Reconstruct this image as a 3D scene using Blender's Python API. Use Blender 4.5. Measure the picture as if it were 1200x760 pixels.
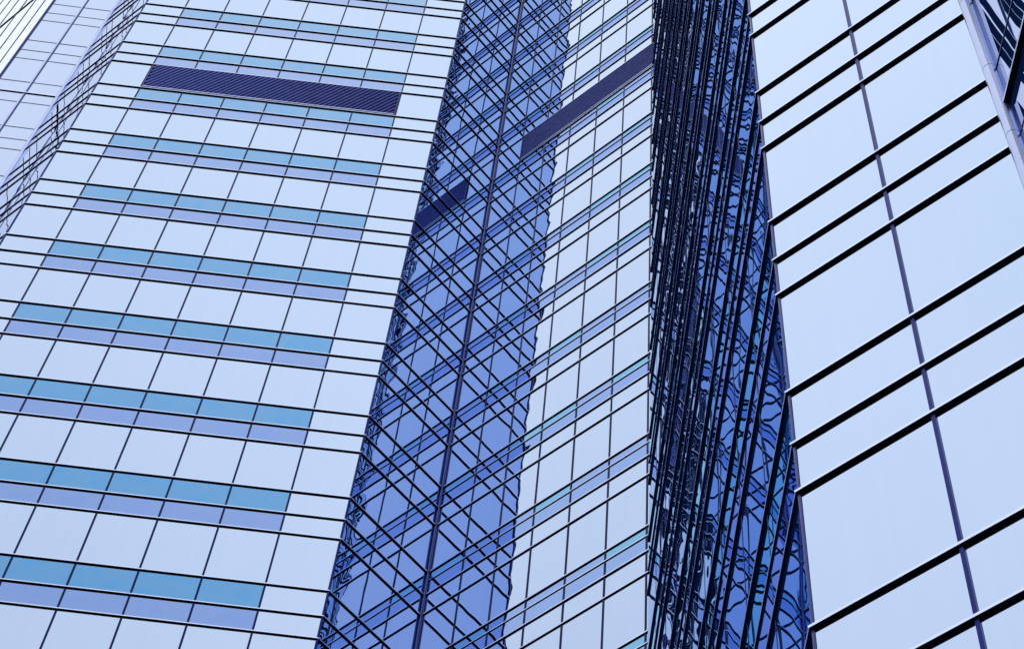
import bpy, math, random
from mathutils import Matrix, Vector
random.seed(7)
R = math.radians
sc = bpy.context.scene
for o in list(bpy.data.objects):
    bpy.data.objects.remove(o)

# ------------------------------------------------------------------ camera
EYE = 1.6
PITCH, ROLL = R(58.7048), R(7.2980)
cp, sp, cr, sr = math.cos(PITCH), math.sin(PITCH), math.cos(ROLL), math.sin(ROLL)
fw = Vector((0, cp, sp))
rt0, up0 = Vector((1, 0, 0)), Vector((0, -sp, cp))
rt = cr * rt0 + sr * up0
up = -sr * rt0 + cr * up0
cam_d = bpy.data.cameras.new('camera')
cam_d.sensor_fit = 'HORIZONTAL'
cam_d.sensor_width = 36.0
FPX = 2274.34
cam_d.lens = 36.0 * FPX / 1200.0
cam_d.clip_start, cam_d.clip_end = 0.1, 12000
cam = bpy.data.objects.new('camera', cam_d)
m = Matrix((rt, up, -fw)).transposed().to_4x4()
m.translation = (0, 0, EYE)
cam.matrix_world = m
sc.collection.objects.link(cam)
sc.camera = cam

# ------------------------------------------------------------------ sky, sun, exposure
SUN_EL, SUN_AZ = 34.0, 155.0            # azimuth clockwise from +Y: high behind the camera
wd = bpy.data.worlds.new('World')
sc.world = wd
wd.use_nodes = True
nt = wd.node_tree
nt.nodes.clear()
N = nt.nodes.new
out = N('ShaderNodeOutputWorld')
sky = N('ShaderNodeTexSky')
sky.sky_type = 'NISHITA'
sky.sun_disc = False
sky.sun_elevation = R(SUN_EL)
sky.sun_rotation = R(SUN_AZ)
sky.dust_density = 3.0
bg1 = N('ShaderNodeBackground'); bg1.inputs['Strength'].default_value = 0.10
nt.links.new(sky.outputs[0], bg1.inputs['Color'])
tc = N('ShaderNodeTexCoord')
nz = N('ShaderNodeTexNoise'); nz.inputs['Scale'].default_value = 1.3; nz.inputs['Detail'].default_value = 5
nt.links.new(tc.outputs['Generated'], nz.inputs['Vector'])
rp = N('ShaderNodeValToRGB')             # the overcast cloud deck, brighter and thinner in places
rp.color_ramp.elements[0].position, rp.color_ramp.elements[1].position = 0.3, 0.72
rp.color_ramp.elements[0].color = (0.83, 0.87, 0.81, 1)
rp.color_ramp.elements[1].color = (1.0, 1.0, 0.90, 1)
nt.links.new(nz.outputs['Fac'], rp.inputs[0])
sx = N('ShaderNodeSeparateXYZ'); nt.links.new(tc.outputs['Generated'], sx.inputs[0])
gr = N('ShaderNodeMapRange')             # an overcast sky is brighter overhead than at the horizon
gr.inputs[1].default_value, gr.inputs[2].default_value = 0.0, 1.0
gr.inputs[3].default_value, gr.inputs[4].default_value = 0.55, 1.62
nt.links.new(sx.outputs['Z'], gr.inputs[0])
bg2 = N('ShaderNodeBackground'); nt.links.new(gr.outputs[0], bg2.inputs['Strength'])
nt.links.new(rp.outputs[0], bg2.inputs['Color'])
mx = N('ShaderNodeMixShader'); mx.inputs[0].default_value = 0.9
nt.links.new(bg1.outputs[0], mx.inputs[1]); nt.links.new(bg2.outputs[0], mx.inputs[2])
nt.links.new(mx.outputs[0], out.inputs['Surface'])

sun_d = bpy.data.lights.new('sun', 'SUN')
sun_d.energy = 0.8
sun_d.angle = R(14)
sun_d.color = (1.0, 0.96, 0.9)
sun = bpy.data.objects.new('sun', sun_d)
sv = Vector((math.sin(R(SUN_AZ)) * math.cos(R(SUN_EL)), math.cos(R(SUN_AZ)) * math.cos(R(SUN_EL)), math.sin(R(SUN_EL))))
sun.rotation_euler = sv.to_track_quat('Z', 'Y').to_euler()
sun.location = (0, 0, 200)
sc.collection.objects.link(sun)

sc.view_settings.view_transform = 'Standard'
sc.view_settings.look = 'None'
sc.view_settings.exposure = 0.0
sc.view_settings.gamma = 1.0
sc.view_settings.use_curve_mapping = False
sc.render.engine = 'CYCLES'
sc.cycles.max_bounces = 16
sc.cycles.glossy_bounces = 16
sc.cycles.use_denoising = False
sc.cycles.sample_clamp_indirect = 6.0


# ------------------------------------------------------------------ materials
def new_mat(name):
    mt = bpy.data.materials.new(name)
    mt.use_nodes = True
    b = mt.node_tree.nodes['Principled BSDF']
    return mt, mt.node_tree, b


def glass_mat(name, col, wave=0.010, scale=0.9, edge=(1, 1, 1), rough=0.0, var=0.07, coat=0.0, body=0.0):
    """Coated curtain-wall glass: a tinted mirror whose panes each bow a little."""
    mt, t, b = new_mat(name)
    b.inputs['Metallic'].default_value = 1.0
    b.inputs['Roughness'].default_value = rough
    b.inputs['Specular Tint'].default_value = (*edge, 1)
    if coat:                              # clear outer pane over the coloured back coat
        b.inputs['Coat Weight'].default_value = coat
        b.inputs['Coat IOR'].default_value = 1.7
        b.inputs['Coat Roughness'].default_value = 0.0
    geo = t.nodes.new('ShaderNodeNewGeometry')
    # pane to pane tint
    mul = t.nodes.new('ShaderNodeMath'); mul.operation = 'MULTIPLY_ADD'
    mul.inputs[1].default_value = var; mul.inputs[2].default_value = 1 - var / 2
    t.links.new(geo.outputs['Random Per Island'], mul.inputs[0])
    vm = t.nodes.new('ShaderNodeVectorMath'); vm.operation = 'SCALE'
    vm.inputs[0].default_value = col
    t.links.new(mul.outputs[0], vm.inputs['Scale'])
    # faint streaks of dirt running down the panes
    mp = t.nodes.new('ShaderNodeMapping'); mp.inputs['Scale'].default_value = (7, 7, 0.35)
    t.links.new(geo.outputs['Position'], mp.inputs['Vector'])
    ns = t.nodes.new('ShaderNodeTexNoise'); ns.inputs['Scale'].default_value = 1.0; ns.inputs['Detail'].default_value = 4
    t.links.new(mp.outputs[0], ns.inputs['Vector'])
    mr = t.nodes.new('ShaderNodeMapRange'); mr.inputs[1].default_value = 0.3; mr.inputs[2].default_value = 0.75
    mr.inputs[3].default_value = 1.01; mr.inputs[4].default_value = 0.985
    t.links.new(ns.outputs['Fac'], mr.inputs[0])
    vm2 = t.nodes.new('ShaderNodeVectorMath'); vm2.operation = 'SCALE'
    t.links.new(vm.outputs[0], vm2.inputs[0]); t.links.new(mr.outputs[0], vm2.inputs['Scale'])
    t.links.new(vm2.outputs[0], b.inputs['Base Color'])
    # bowing
    w = t.nodes.new('ShaderNodeMath'); w.operation = 'MULTIPLY'; w.inputs[1].default_value = 60
    t.links.new(geo.outputs['Random Per Island'], w.inputs[0])
    n4 = t.nodes.new('ShaderNodeTexNoise'); n4.noise_dimensions = '4D'
    n4.inputs['Scale'].default_value = scale; n4.inputs['Detail'].default_value = 1.0
    n4.inputs['Roughness'].default_value = 0.35
    t.links.new(geo.outputs['Position'], n4.inputs['Vector']); t.links.new(w.outputs[0], n4.inputs['W'])
    bp = t.nodes.new('ShaderNodeBump'); bp.inputs['Strength'].default_value = 1.0
    bp.inputs['Distance'].default_value = wave
    t.links.new(n4.outputs['Fac'], bp.inputs['Height'])
    t.links.new(bp.outputs[0], b.inputs['Normal'])
    if body:                              # the blue of the glass itself under its mirror coat
        df = t.nodes.new('ShaderNodeBsdfDiffuse'); df.inputs['Color'].default_value = (0.02, 0.085, 0.45, 1)
        ms = t.nodes.new('ShaderNodeMixShader'); ms.inputs[0].default_value = body
        o_ = [q for q in t.nodes if q.type == 'OUTPUT_MATERIAL'][0]
        t.links.new(b.outputs[0], ms.inputs[1]); t.links.new(df.outputs[0], ms.inputs[2])
        t.links.new(ms.outputs[0], o_.inputs['Surface'])
    return mt


def metal_mat(name, col, metallic=0.0, rough=0.4, var=0.15, spec=0.5):
    mt, t, b = new_mat(name)
    b.inputs['Metallic'].default_value = metallic
    b.inputs['Specular IOR Level'].default_value = spec
    b.inputs['Roughness'].default_value = rough
    geo = t.nodes.new('ShaderNodeNewGeometry')
    ns = t.nodes.new('ShaderNodeTexNoise'); ns.inputs['Scale'].default_value = 2.5; ns.inputs['Detail'].default_value = 6
    t.links.new(geo.outputs['Position'], ns.inputs['Vector'])
    mr = t.nodes.new('ShaderNodeMapRange'); mr.inputs[1].default_value = 0.25; mr.inputs[2].default_value = 0.75
    mr.inputs[3].default_value = 1 - var; mr.inputs[4].default_value = 1 + var
    t.links.new(ns.outputs['Fac'], mr.inputs[0])
    vm = t.nodes.new('ShaderNodeVectorMath'); vm.operation = 'SCALE'; vm.inputs[0].default_value = col
    t.links.new(mr.outputs[0], vm.inputs['Scale'])
    t.links.new(vm.outputs[0], b.inputs['Base Color'])
    return mt


VISION = (0.45, 0.55, 0.825)
M = {
    'vision': glass_mat('vision_glass', VISION, 0.006, 0.8),
    'bay_side': glass_mat('bay_side_glass', (0.355, 0.475, 0.81), 0.003, 0.8, edge=(0.75, 0.84, 1), body=0.06),
    'mid': glass_mat('middle_glass', (0.42, 0.525, 0.82), 0.008, 0.8, body=0.06),
    'mid_blue': glass_mat('middle_blue_glass', (0.20, 0.40, 0.67), 0.008, 0.9, var=0.25, edge=(0.5, 0.7, 0.9)),
    'mid_purple': glass_mat('middle_purple_glass', (0.25, 0.36, 0.69), 0.008, 0.9, var=0.15, edge=(0.6, 0.65, 0.95)),
    'blue': glass_mat('blue_spandrel_glass', (0.045, 0.235, 0.57), 0.004, 0.8, rough=0.03, coat=1.0, var=0.16),
    'purple': glass_mat('purple_spandrel_glass', (0.135, 0.24, 0.62), 0.004, 0.8, rough=0.03, coat=1.0, var=0.16),
    'far': glass_mat('pale_glass', (0.45, 0.53, 0.81), 0.004, 0.8),
    'near': glass_mat('near_glass', (0.435, 0.54, 0.82), 0.003, 0.7),
    'return': glass_mat('return_glass', (0.44, 0.53, 0.88), 0.006, 0.7, body=0.2),
    'flank': glass_mat('flank_glass', (0.46, 0.61, 0.90), 0.0048, 0.55, edge=(0.7, 0.85, 1), body=0.12),
    'teal': glass_mat('teal_spandrel_glass', (0.24, 0.72, 0.84), 0.0045, 0.55, body=0.06, edge=(0.5, 0.85, 0.95), var=0.2),
    'lavender': glass_mat('lavender_spandrel_glass', (0.46, 0.54, 0.88), 0.0045, 0.55, body=0.12, edge=(0.75, 0.8, 1)),
    'dark': metal_mat('dark_shade_metal', (0.004, 0.005, 0.014), 0.0, 0.6, spec=0.15),  # shade under the transoms painted near-black; also pane edges and post joints
    'inkshade': metal_mat('ink_blue_shade_metal', (0.005, 0.012, 0.075), 0.0, 0.6, spec=0.1),  # the same transom shade painted in ink blue, for the flanks
    'black': metal_mat('black_blue_metal', (0.006, 0.009, 0.07), 1.0, 0.4),
    'nose': metal_mat('light_aluminium', (0.60, 0.67, 0.99), 1.0, 0.25, 0.05),
    'navy': metal_mat('navy_metal', (0.012, 0.018, 0.16), 1.0, 0.35),
    'grey': metal_mat('grey_joint', (0.16, 0.18, 0.30), 0.0, 0.5),
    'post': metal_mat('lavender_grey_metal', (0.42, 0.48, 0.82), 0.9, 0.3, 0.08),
    'slate': metal_mat('slate_blue_metal', (0.05, 0.06, 0.22), 0.95, 0.3),
    'slat': metal_mat('louvre_slat_metal', (0.10, 0.13, 0.50), 0.0, 0.6, spec=0.05),
    'slatback': metal_mat('louvre_back_metal', (0.02, 0.022, 0.10), 0.0, 0.7, spec=0.05),
    'core': metal_mat('dark_cladding', (0.05, 0.055, 0.075), 0.0, 0.7),
    'roof': metal_mat('roof_gravel', (0.22, 0.22, 0.22), 0.0, 0.9),
}
gm, t, b = new_mat('granite_paving')
b.inputs['Roughness'].default_value = 0.8
geo = t.nodes.new('ShaderNodeNewGeometry')
br = t.nodes.new('ShaderNodeTexBrick'); br.inputs['Scale'].default_value = 1.0
br.inputs['Color1'].default_value = (0.10, 0.10, 0.11, 1); br.inputs['Color2'].default_value = (0.075, 0.075, 0.085, 1)
br.inputs['Mortar'].default_value = (0.03, 0.03, 0.03, 1); br.inputs['Mortar Size'].default_value = 0.01
t.links.new(geo.outputs['Position'], br.inputs['Vector']); t.links.new(br.outputs[0], b.inputs['Base Color'])
M['ground'] = gm


# ------------------------------------------------------------------ mesh helpers
class Piece:
    """verts, faces and a material key per face; one mesh object (or a share of a merged one)"""
    def __init__(s):
        s.v, s.f, s.m = [], [], []

    def prism(s, plan, z0, z1, mat, side=None):
        """plan: counter-clockwise (x, y) points; side: {edge index: material key}"""
        k = len(s.v); n = len(plan)
        s.v += [(x, y, z0) for x, y in plan] + [(x, y, z1) for x, y in plan]
        s.f.append(tuple(k + i for i in reversed(range(n)))); s.m.append(mat)
        s.f.append(tuple(k + n + i for i in range(n))); s.m.append(mat)
        for i in range(n):
            j = (i + 1) % n
            s.f.append((k + i, k + j, k + n + j, k + n + i))
            s.m.append((side or {}).get(i, mat))

    def add(s, o):
        k = len(s.v)
        s.v += o.v; s.f += [tuple(k + i for i in f) for f in o.f]; s.m += o.m


def build(name, pc, parent=None):
    me = bpy.data.meshes.new(name)
    me.from_pydata(pc.v, [], pc.f)
    keys = list(dict.fromkeys(pc.m))
    for k in keys:
        me.materials.append(M[k])
    ix = {k: i for i, k in enumerate(keys)}
    me.polygons.foreach_set('material_index', [ix[k] for k in pc.m])
    me.update()
    o = bpy.data.objects.new(name, me)
    sc.collection.objects.link(o)
    if parent:
        o.parent = parent
        o.matrix_parent_inverse = Matrix.Translation(-parent.location)
    return o


def seen_area(pc):
    """rough area of the picture a piece covers (to choose which repeats become parts of their own)"""
    xs, ys = [], []
    for v in pc.v:
        d = Vector(v) - Vector((0, 0, EYE))
        w = d.dot(fw)
        if w < 0.5:
            return 0
        xs.append(600 + FPX * d.dot(rt) / w); ys.append(380 - FPX * d.dot(up) / w)
    # keep the corners that lie in the frame
    x0, x1, y0, y1 = max(0, min(xs)), min(1200, max(xs)), max(0, min(ys)), min(760, max(ys))
    if x1 - x0 <= 0 or y1 - y0 <= 0:
        return 0
    inside = any(0 <= x <= 1200 and 0 <= y <= 760 for x, y in zip(xs, ys))
    return (x1 - x0) * (y1 - y0) * (1 if inside else 0.2)


class Tower:
    def __init__(s, name, loc, label):
        o = bpy.data.objects.new(name, None)
        o.location = loc
        sc.collection.objects.link(o)
        o['label'] = label
        o['category'] = 'tower'
        o['group'] = 'glass towers of the office complex'
        s.root, s.parts = o, {}

    def put(s, name, pc, label=None):
        s.parts.setdefault(name, []).append((pc, label))

    def finish(s):
        for name, lst in s.parts.items():
            sized = [(seen_area(pc), i) for i, (pc, lb) in enumerate(lst)]
            keep = {i for a, i in sorted(sized, reverse=True)[:100] if a > 0} if len(lst) > 3 else set(range(len(lst)))
            rest = Piece()
            for i, (pc, lb) in enumerate(lst):
                if i in keep:
                    o = build(name, pc, s.root)
                    if lb:
                        o['label'] = lb
                else:
                    rest.add(pc)
            if rest.v:
                o = build(name, rest, s.root)
                o['kind'] = 'stuff'


# ------------------------------------------------------------------ plan
Z1 = 66.316 + EYE        # storey line 0 of the left hand towers
Z2 = 26.14 + EYE         # storey line 0 of the right hand tower
H = 4.0
A = Vector((-21.691, 34.368)); Bm = Vector((-20.328, 34.359)); C = Vector((-19.036, 34.361))
D = Vector((-16.688, 32.070)); E = Vector((-3.764, 31.877)); P = Vector((-1.436, 34.064))
Q = Vector((3.953, 28.532))
GL = Vector((3.132, 11.476)); GM = Vector((4.253, 10.302)); GR = Vector((5.361, 9.190))


def polar(deg, r=1.0):
    return Vector((math.cos(R(deg)), math.sin(R(deg)))) * r


A0 = A + polar(135, 12.8)
E, P, Q = E * 0.9994, P * 1.0010, Q * 0.9992
QX = P + (Q - P).normalized() * 8.55
F6E = Vector((3.585, 25.85))
GX = GR + (GR - GM).normalized() * 0.12
F8E = GX + polar(-91, 9.6)
TOP, BOT = -16, 16       # storeys, counted downwards


def offset_chain(pts, d):
    """the polyline moved d outwards (to the right of its direction), mitred at its corners"""
    res = []
    for i, p in enumerate(pts):
        n = []
        if i > 0:
            u = (pts[i] - pts[i - 1]).normalized(); n.append(Vector((u.y, -u.x)))
        if i < len(pts) - 1:
            u = (pts[i + 1] - pts[i]).normalized(); n.append(Vector((u.y, -u.x)))
        if len(n) == 1:
            res.append(p + n[0] * d)
        else:
            b_ = (n[0] + n[1]).normalized()
            res.append(p + b_ * (d / max(0.3, b_.dot(n[0]))))
    return res


def fin(p0, p1, chain, i, z, h, d, mats):
    """a horizontal transom on segment i of a chain: body coloured dark for the shade on its underside, light nosing, mitred ends"""
    pc = Piece()
    inn, ou = offset_chain(chain, -0.05), offset_chain(chain, d)
    plan = [ou[i], ou[i + 1], inn[i + 1], inn[i]]
    pc.prism([(q.x, q.y) for q in plan], z, z + h, mats[0], {0: mats[1]})
    return pc


def wall_box(p0, u, n, u0, u1, d0, d1, z0, z1, mat, side=None):
    """box on a wall: u along it, d outwards"""
    pc = Piece()
    c = [p0 + u * u0 + n * d1, p0 + u * u1 + n * d1, p0 + u * u1 + n * d0, p0 + u * u0 + n * d0]
    pc.prism([(q.x, q.y) for q in c], z0, z1, mat, side)
    return pc


def pane(p0, u, n, u0, u1, z0, z1, mat, tilt=0.0012):
    """a sheet of glass 24 mm thick, set in its frame with the slight tilt real panes have"""
    pc = Piece()
    j = [random.uniform(-tilt, tilt) for _ in range(3)]
    j.append(j[0] + j[2] - j[1])
    f = []
    for (uu, zz), k in zip(((u0, z0), (u1, z0), (u1, z1), (u0, z1)), j):
        q = p0 + u * uu + n * k
        f.append((q.x, q.y, zz))
    bk = []
    for uu, zz in ((u0, z0), (u1, z0), (u1, z1), (u0, z1)):
        q = p0 + u * uu - n * 0.024
        bk.append((q.x, q.y, zz))
    pc.v = f + bk
    pc.f = [(0, 1, 2, 3), (7, 6, 5, 4), (0, 4, 5, 1), (1, 5, 6, 2), (2, 6, 7, 3), (3, 7, 4, 0)]
    pc.m = [mat] + ['dark'] * 5
    return pc


def facade(tw, chain, i, cols, zbase, levels, rows, fins, mull, n0=TOP, n1=BOT, skip=None, tilt=0.0012):
    """one wall of a tower.
    levels: depths of the storey's transoms below storey line n; rows: for each band below a transom
    (part name, function column -> material); fins: function (n, k) -> (height, depth, body, nosing);
    mull: (width, depth, material) ; skip: panels left out for a louvre"""
    p0, p1 = chain[i], chain[i + 1]
    L = (p1 - p0).length
    u = (p1 - p0) / L
    n = Vector((u.y, -u.x))
    zb, zt = zbase - H * n1 - levels[-1], zbase - H * n0
    for s in range(n0, n1 + 1):
        for k, lv in enumerate(levels):
            zz = zbase - H * s - lv
            if zz < 0.4:
                continue
            fh = fins(s, k)
            tw.put('transom', fin(p0, p1, chain, i, zz, *fh))
            below = zbase - H * s - levels[k + 1] if k + 1 < len(levels) else zbase - H * (s + 1)
            below = max(0.0, below)
            name, mf = rows[k]
            for c in range(len(cols) - 1):
                if skip and skip(s, k, c):
                    continue
                tw.put(name, pane(p0, u, n, cols[c] + 0.004, cols[c + 1] - 0.004, below, zz, mf(c), tilt))
    if mull:
        w, d, mk = mull
        for c in range(1, len(cols) - 1):
            tw.put('mullion', wall_box(p0, u, n, cols[c] - w / 2, cols[c] + w / 2, -0.045, d, max(0.05, zb), zt, mk))
    return u, n, L


def core(tw, face_pts, back_pts, zt):
    pts = offset_chain(face_pts, -0.1) + back_pts
    pc = Piece()
    pc.prism([(q.x, q.y) for q in pts], 0.0, zt, 'core')
    tw.put('core_wall', pc)
    rf = Piece()
    rf.prism([(q.x, q.y) for q in offset_chain(face_pts, -0.12) + back_pts], zt + 0.003, zt + 0.35, 'roof')
    tw.put('roof', rf)


def even(L, n):
    return [L * k / n for k in range(n + 1)]


def post(tw, c, r, z0, z1, mat, seg=None, sides=12, joint='dark'):
    """a corner post cover; seg: list of joint heights"""
    cuts = sorted([z for z in (seg or []) if z0 < z < z1])
    pc = Piece()
    lo = z0
    for z in cuts + [z1]:
        pl = [(c.x + r * math.cos(2 * math.pi * k / sides), c.y + r * math.sin(2 * math.pi * k / sides)) for k in range(sides)]
        pc.prism(pl, lo, z - (0.012 if z in cuts else 0), mat)
        if z in cuts:
            pl = [(c.x + .9 * r * math.cos(2 * math.pi * k / sides), c.y + .9 * r * math.sin(2 * math.pi * k / sides)) for k in range(sides)]
            pc.prism(pl, z - 0.012, z, joint)
        lo = z
    tw.put('corner_post', pc)


BF = (0.032, 0.046, 'dark', 'nose')


def const_fin(h, d, a, b_):
    return lambda s, k: (h, d, (a, b_))


ZT1 = Z1 - H * TOP
LV3 = [0.0, 1.0003, 1.847]
LV4 = [0.0, 0.38, 1.0003, 1.847]

# ------------------------------------------------------------------ ground
g = Piece(); S = 3000
g.v = [(-S, -S, 0), (S, -S, 0), (S, S, 0), (-S, S, 0)]; g.f = [(0, 1, 2, 3)]; g.m = ['ground']
go = build('ground', g); go['kind'] = 'structure'

# ------------------------------------------------------------------ far left tower
ta = Tower('glass_tower', (C.x - 3, C.y + 4, 0), 'pale recessed glass tower with faint thin joints, behind the left edge of the banded one')
ch = [A0, A, C]


def a_fins(s, k):
    if (s == -1 and k == 1):
        return (0.06, 0.042, ('dark', 'nose'))
    return (0.035, 0.012, ('grey', 'grey'))


def a0_fins(s, k):
    if s == -5 and k == 2:
        return (0.06, 0.042, ('dark', 'nose'))
    return (0.012, 0.002, ('post', 'post'))


facade(ta, ch, 0, even(12.8, 8), Z1, LV3, [('spandrel_panel', lambda c: 'far'), ('sill_panel', lambda c: 'far'), ('window', lambda c: 'far')],
       a0_fins, (0.07, 0.02, 'navy'))
LA = (C - A).length
u, n, L = facade(ta, ch, 1, [0, (Bm - A).length, LA], Z1, LV3,
                 [('spandrel_panel', lambda c: 'far'), ('sill_panel', lambda c: 'far'), ('window', lambda c: 'far')],
                 a_fins, (0.06, 0.02, 'navy'))
# the pale cover strip beside the dark mullion, and the dark corner mullion
ta.put('cover_strip', wall_box(A, u, n, (Bm - A).length - 0.10, (Bm - A).length - 0.035, -0.04, 0.012, 0.5, ZT1, 'post'))
post(ta, A + Vector((-0.02, -0.02)), 0.05, 0, ZT1, 'navy')
core(ta, ch, [Vector((C.x - .02, 52)), Vector((A0.x, 52))], ZT1)
ta.finish()

# ------------------------------------------------------------------ banded tower, with its two chamfered flanks
tb = Tower('glass_tower', ((D.x + E.x) / 2, 38, 0), 'broad left tower with blue and purple spandrel bands and a long dark louvre')
chb = [C, D, E, P]
LS = [('spandrel_panel', lambda c: 'bay_side'), ('sill_panel', lambda c: 'bay_side'), ('window', lambda c: 'bay_side')]
bfin = const_fin(*BF)
LD = (D - C).length
facade(tb, chb, 0, [0, LD - 0.9, LD], Z1, LV3, [(q, lambda c: 'vision') for q in ('spandrel_panel', 'sill_panel', 'window')], const_fin(0.032, 0.034, 'inkshade', 'nose'), (0.035, 0.01, 'navy'))
LE = (E - D).length
colsE = even(LE, 8)
inner = lambda c: 1 <= c <= 6
u, n, L = facade(tb, chb, 1, colsE, Z1, LV3,
                 [('spandrel_panel', lambda c: 'blue' if inner(c) else 'vision'),
                  ('sill_panel', lambda c: 'purple' if inner(c) else 'vision'),
                  ('window', lambda c: 'vision')],
                 bfin, (0.052, 0.018, 'black'), skip=lambda s, k, c: s == -1 and k == 2 and inner(c))
facade(tb, chb, 2, [0, (P - E).length], Z1, LV3, LS, bfin, None)
for c_ in (D, E):
    post(tb, c_, 0.035, 0, ZT1, 'navy')


def louvre(tw, p0, u, n, u0, u1, z0, z1, step, slope, label):
    """a dark louvred panel: a back tray with slanting slats clipped to its frame"""
    pc = wall_box(p0, u, n, u0, u1, -0.05, -0.02, z0, z1, 'slatback')
    hh = z1 - z0
    run = hh / slope if slope else 0
    k = u0 - run
    if slope:
        w = step * 0.55
        while k < u1:
            # slat from (k, z0) to (k + run, z1), clipped to [u0, u1]
            for a in ((k, 0.0),):
                s0, s1 = 0.0, 1.0
                if k < u0:
                    s0 = (u0 - k) / run
                if k + w + run > u1:
                    s1 = (u1 - w - k) / run
                if s1 - s0 > 0.02:
                    ua, ub, za, zb = k + run * s0, k + run * s1, z0 + hh * s0, z0 + hh * s1
                    i0 = len(pc.v)
                    for d in (-0.02, 0.045):
                        for uu, zz in ((ua, za), (ua + w, za), (ub + w, zb), (ub, zb)):
                            q = p0 + u * uu + n * d
                            pc.v.append((q.x, q.y, zz))
                    for f in ((7, 6, 5, 4)[::-1], (0, 1, 5, 4), (1, 2, 6, 5), (2, 3, 7, 6), (3, 0, 4, 7)):
                        pc.f.append(tuple(i0 + q for q in f)); pc.m.append('slat')
            k += step
    else:
        z = z0 + step * 0.4
        while z < z1 - step * 0.5:
            pc.add(wall_box(p0, u, n, u0 + 0.02, u1 - 0.02, -0.02, 0.03, z, z + step * 0.6, 'slat'))
            z += step
    fr = 0.04
    pc.add(wall_box(p0, u, n, u0, u0 + fr, -0.019, 0.05, z0, z1, 'navy'))
    pc.add(wall_box(p0, u, n, u1 - fr, u1, -0.019, 0.05, z0, z1, 'navy'))
    pc.add(wall_box(p0, u, n, u0 + fr, u1 - fr, -0.018, 0.055, z0 + 0.002, z0 + 0.055, 'post'))
    tw.put('louvre', pc, label)


louvre(tb, D, u, n, colsE[1] + 0.03, colsE[7] - 0.03, Z1 + 0.088, Z1 + H - LV3[2] - 0.003, 0.2, math.tan(R(59)), 'long dark louvre panel with slanting slats')
core(tb, chb, [Vector((P.x - .02, 50)), Vector((C.x + .02, 50))], ZT1)
post(tb, C + Vector((0.03, -0.07)), 0.085, 0, ZT1, 'post')
tb.finish()

# ------------------------------------------------------------------ middle tower
tm = Tower('glass_tower', (4, 38, 0), 'middle tower seen obliquely, mirroring its neighbour in wavy dark blue glass')
chm = [P, QX]
LQ = (QX - P).length
colsM = [0.10, 1.36, 2.60, 3.85, 5.12, 6.41, 7.70, LQ]


def m_fins(s, k):
    return ((0.03, 0.025, ('dark', 'nose')) if k == 1 else (0.036, 0.038, ('dark', 'nose')))


u, n, L = facade(tm, chm, 0, colsM, Z1, LV4,
                 [('spandrel_panel', lambda c: 'mid_blue' if random.random() < 0.4 else 'mid_purple'), ('spandrel_panel', lambda c: 'mid_purple'),
                  ('sill_panel', lambda c: 'mid'), ('window', lambda c: 'mid')],
                 m_fins, (0.045, 0.018, 'black'), skip=lambda s, k, c: s == -1 and k == 3 and c >= 1)
louvre(tm, P, u, n, colsM[1] + 0.02, colsM[-1] - 0.02, Z1 + 0.088, Z1 + H - LV4[3] - 0.003, 0.11, 0, 'dark indigo louvre panel with fine level slats')
post(tm, P + Vector((0.015, -0.065)), 0.048, 0, ZT1, 'slate', [Z1 - H * s - l for s in range(TOP, BOT) for l in (0, 1.85)])
core(tm, chm, [Vector((QX.x, 50)), Vector((P.x + .02, 50))], ZT1)
tm.finish()

# ------------------------------------------------------------------ right hand tower
tr = Tower('glass_tower', (14, 14, 0), 'nearest tower at right, large clear panes between thick black transoms, dark flank')
chr_ = [F6E, GL, GX, F8E]
LVR = [0.0, 1.009, 1.862]
n0r, n1r = -26, 6
FR = (0.034, 0.046, 'dark', 'nose')
L6 = (GL - F6E).length
cols6 = [max(0, L6 - 1.62 * k) for k in range(9, -1, -1)]
cols6[0] = 0
facade(tr, chr_, 0, cols6, Z2, LVR, [('spandrel_panel', lambda c: 'teal'), ('sill_panel', lambda c: 'lavender'), ('window', lambda c: 'flank')],
       lambda s, k: (0.05, 0.036 if k != 1 else 0.024, ('inkshade', 'post')), (0.03, 0.004, 'navy'), n0r, n1r, tilt=0.002)
L7 = (GX - GL).length
facade(tr, chr_, 1, [0, (GM - GL).length, L7], Z2, LVR, [('spandrel_panel', lambda c: 'near'), ('sill_panel', lambda c: 'near'), ('window', lambda c: 'near')],
       const_fin(*FR[:2], *FR[2:]), (0.044, 0.022, 'navy'), n0r, n1r)
L8 = (F8E - GX).length


def f8_fins(s, k):
    return (0.05, 0.07, ('dark', 'nose')) if k == 1 else (0.025, 0.008, ('navy', 'navy'))


facade(tr, chr_, 2, even(L8, 6), Z2, LVR, [('spandrel_panel', lambda c: 'return'), ('sill_panel', lambda c: 'return'), ('window', lambda c: 'return')],
       f8_fins, (0.03, 0.006, 'navy'), n0r, n1r)
ZTR = Z2 - H * n0r
post(tr, GL + Vector((0.015, 0.0)), 0.026, 0, ZTR, 'slate')
post(tr, GX + Vector((-0.05, -0.05)), 0.085, 0, ZTR, 'post', [Z2 - H * s - l + 0.12 for s in range(n0r, n1r) for l in (0, 1.862)])
core(tr, chr_, [Vector((28, F8E.y)), Vector((28, F6E.y))], ZTR)
tr.finish()
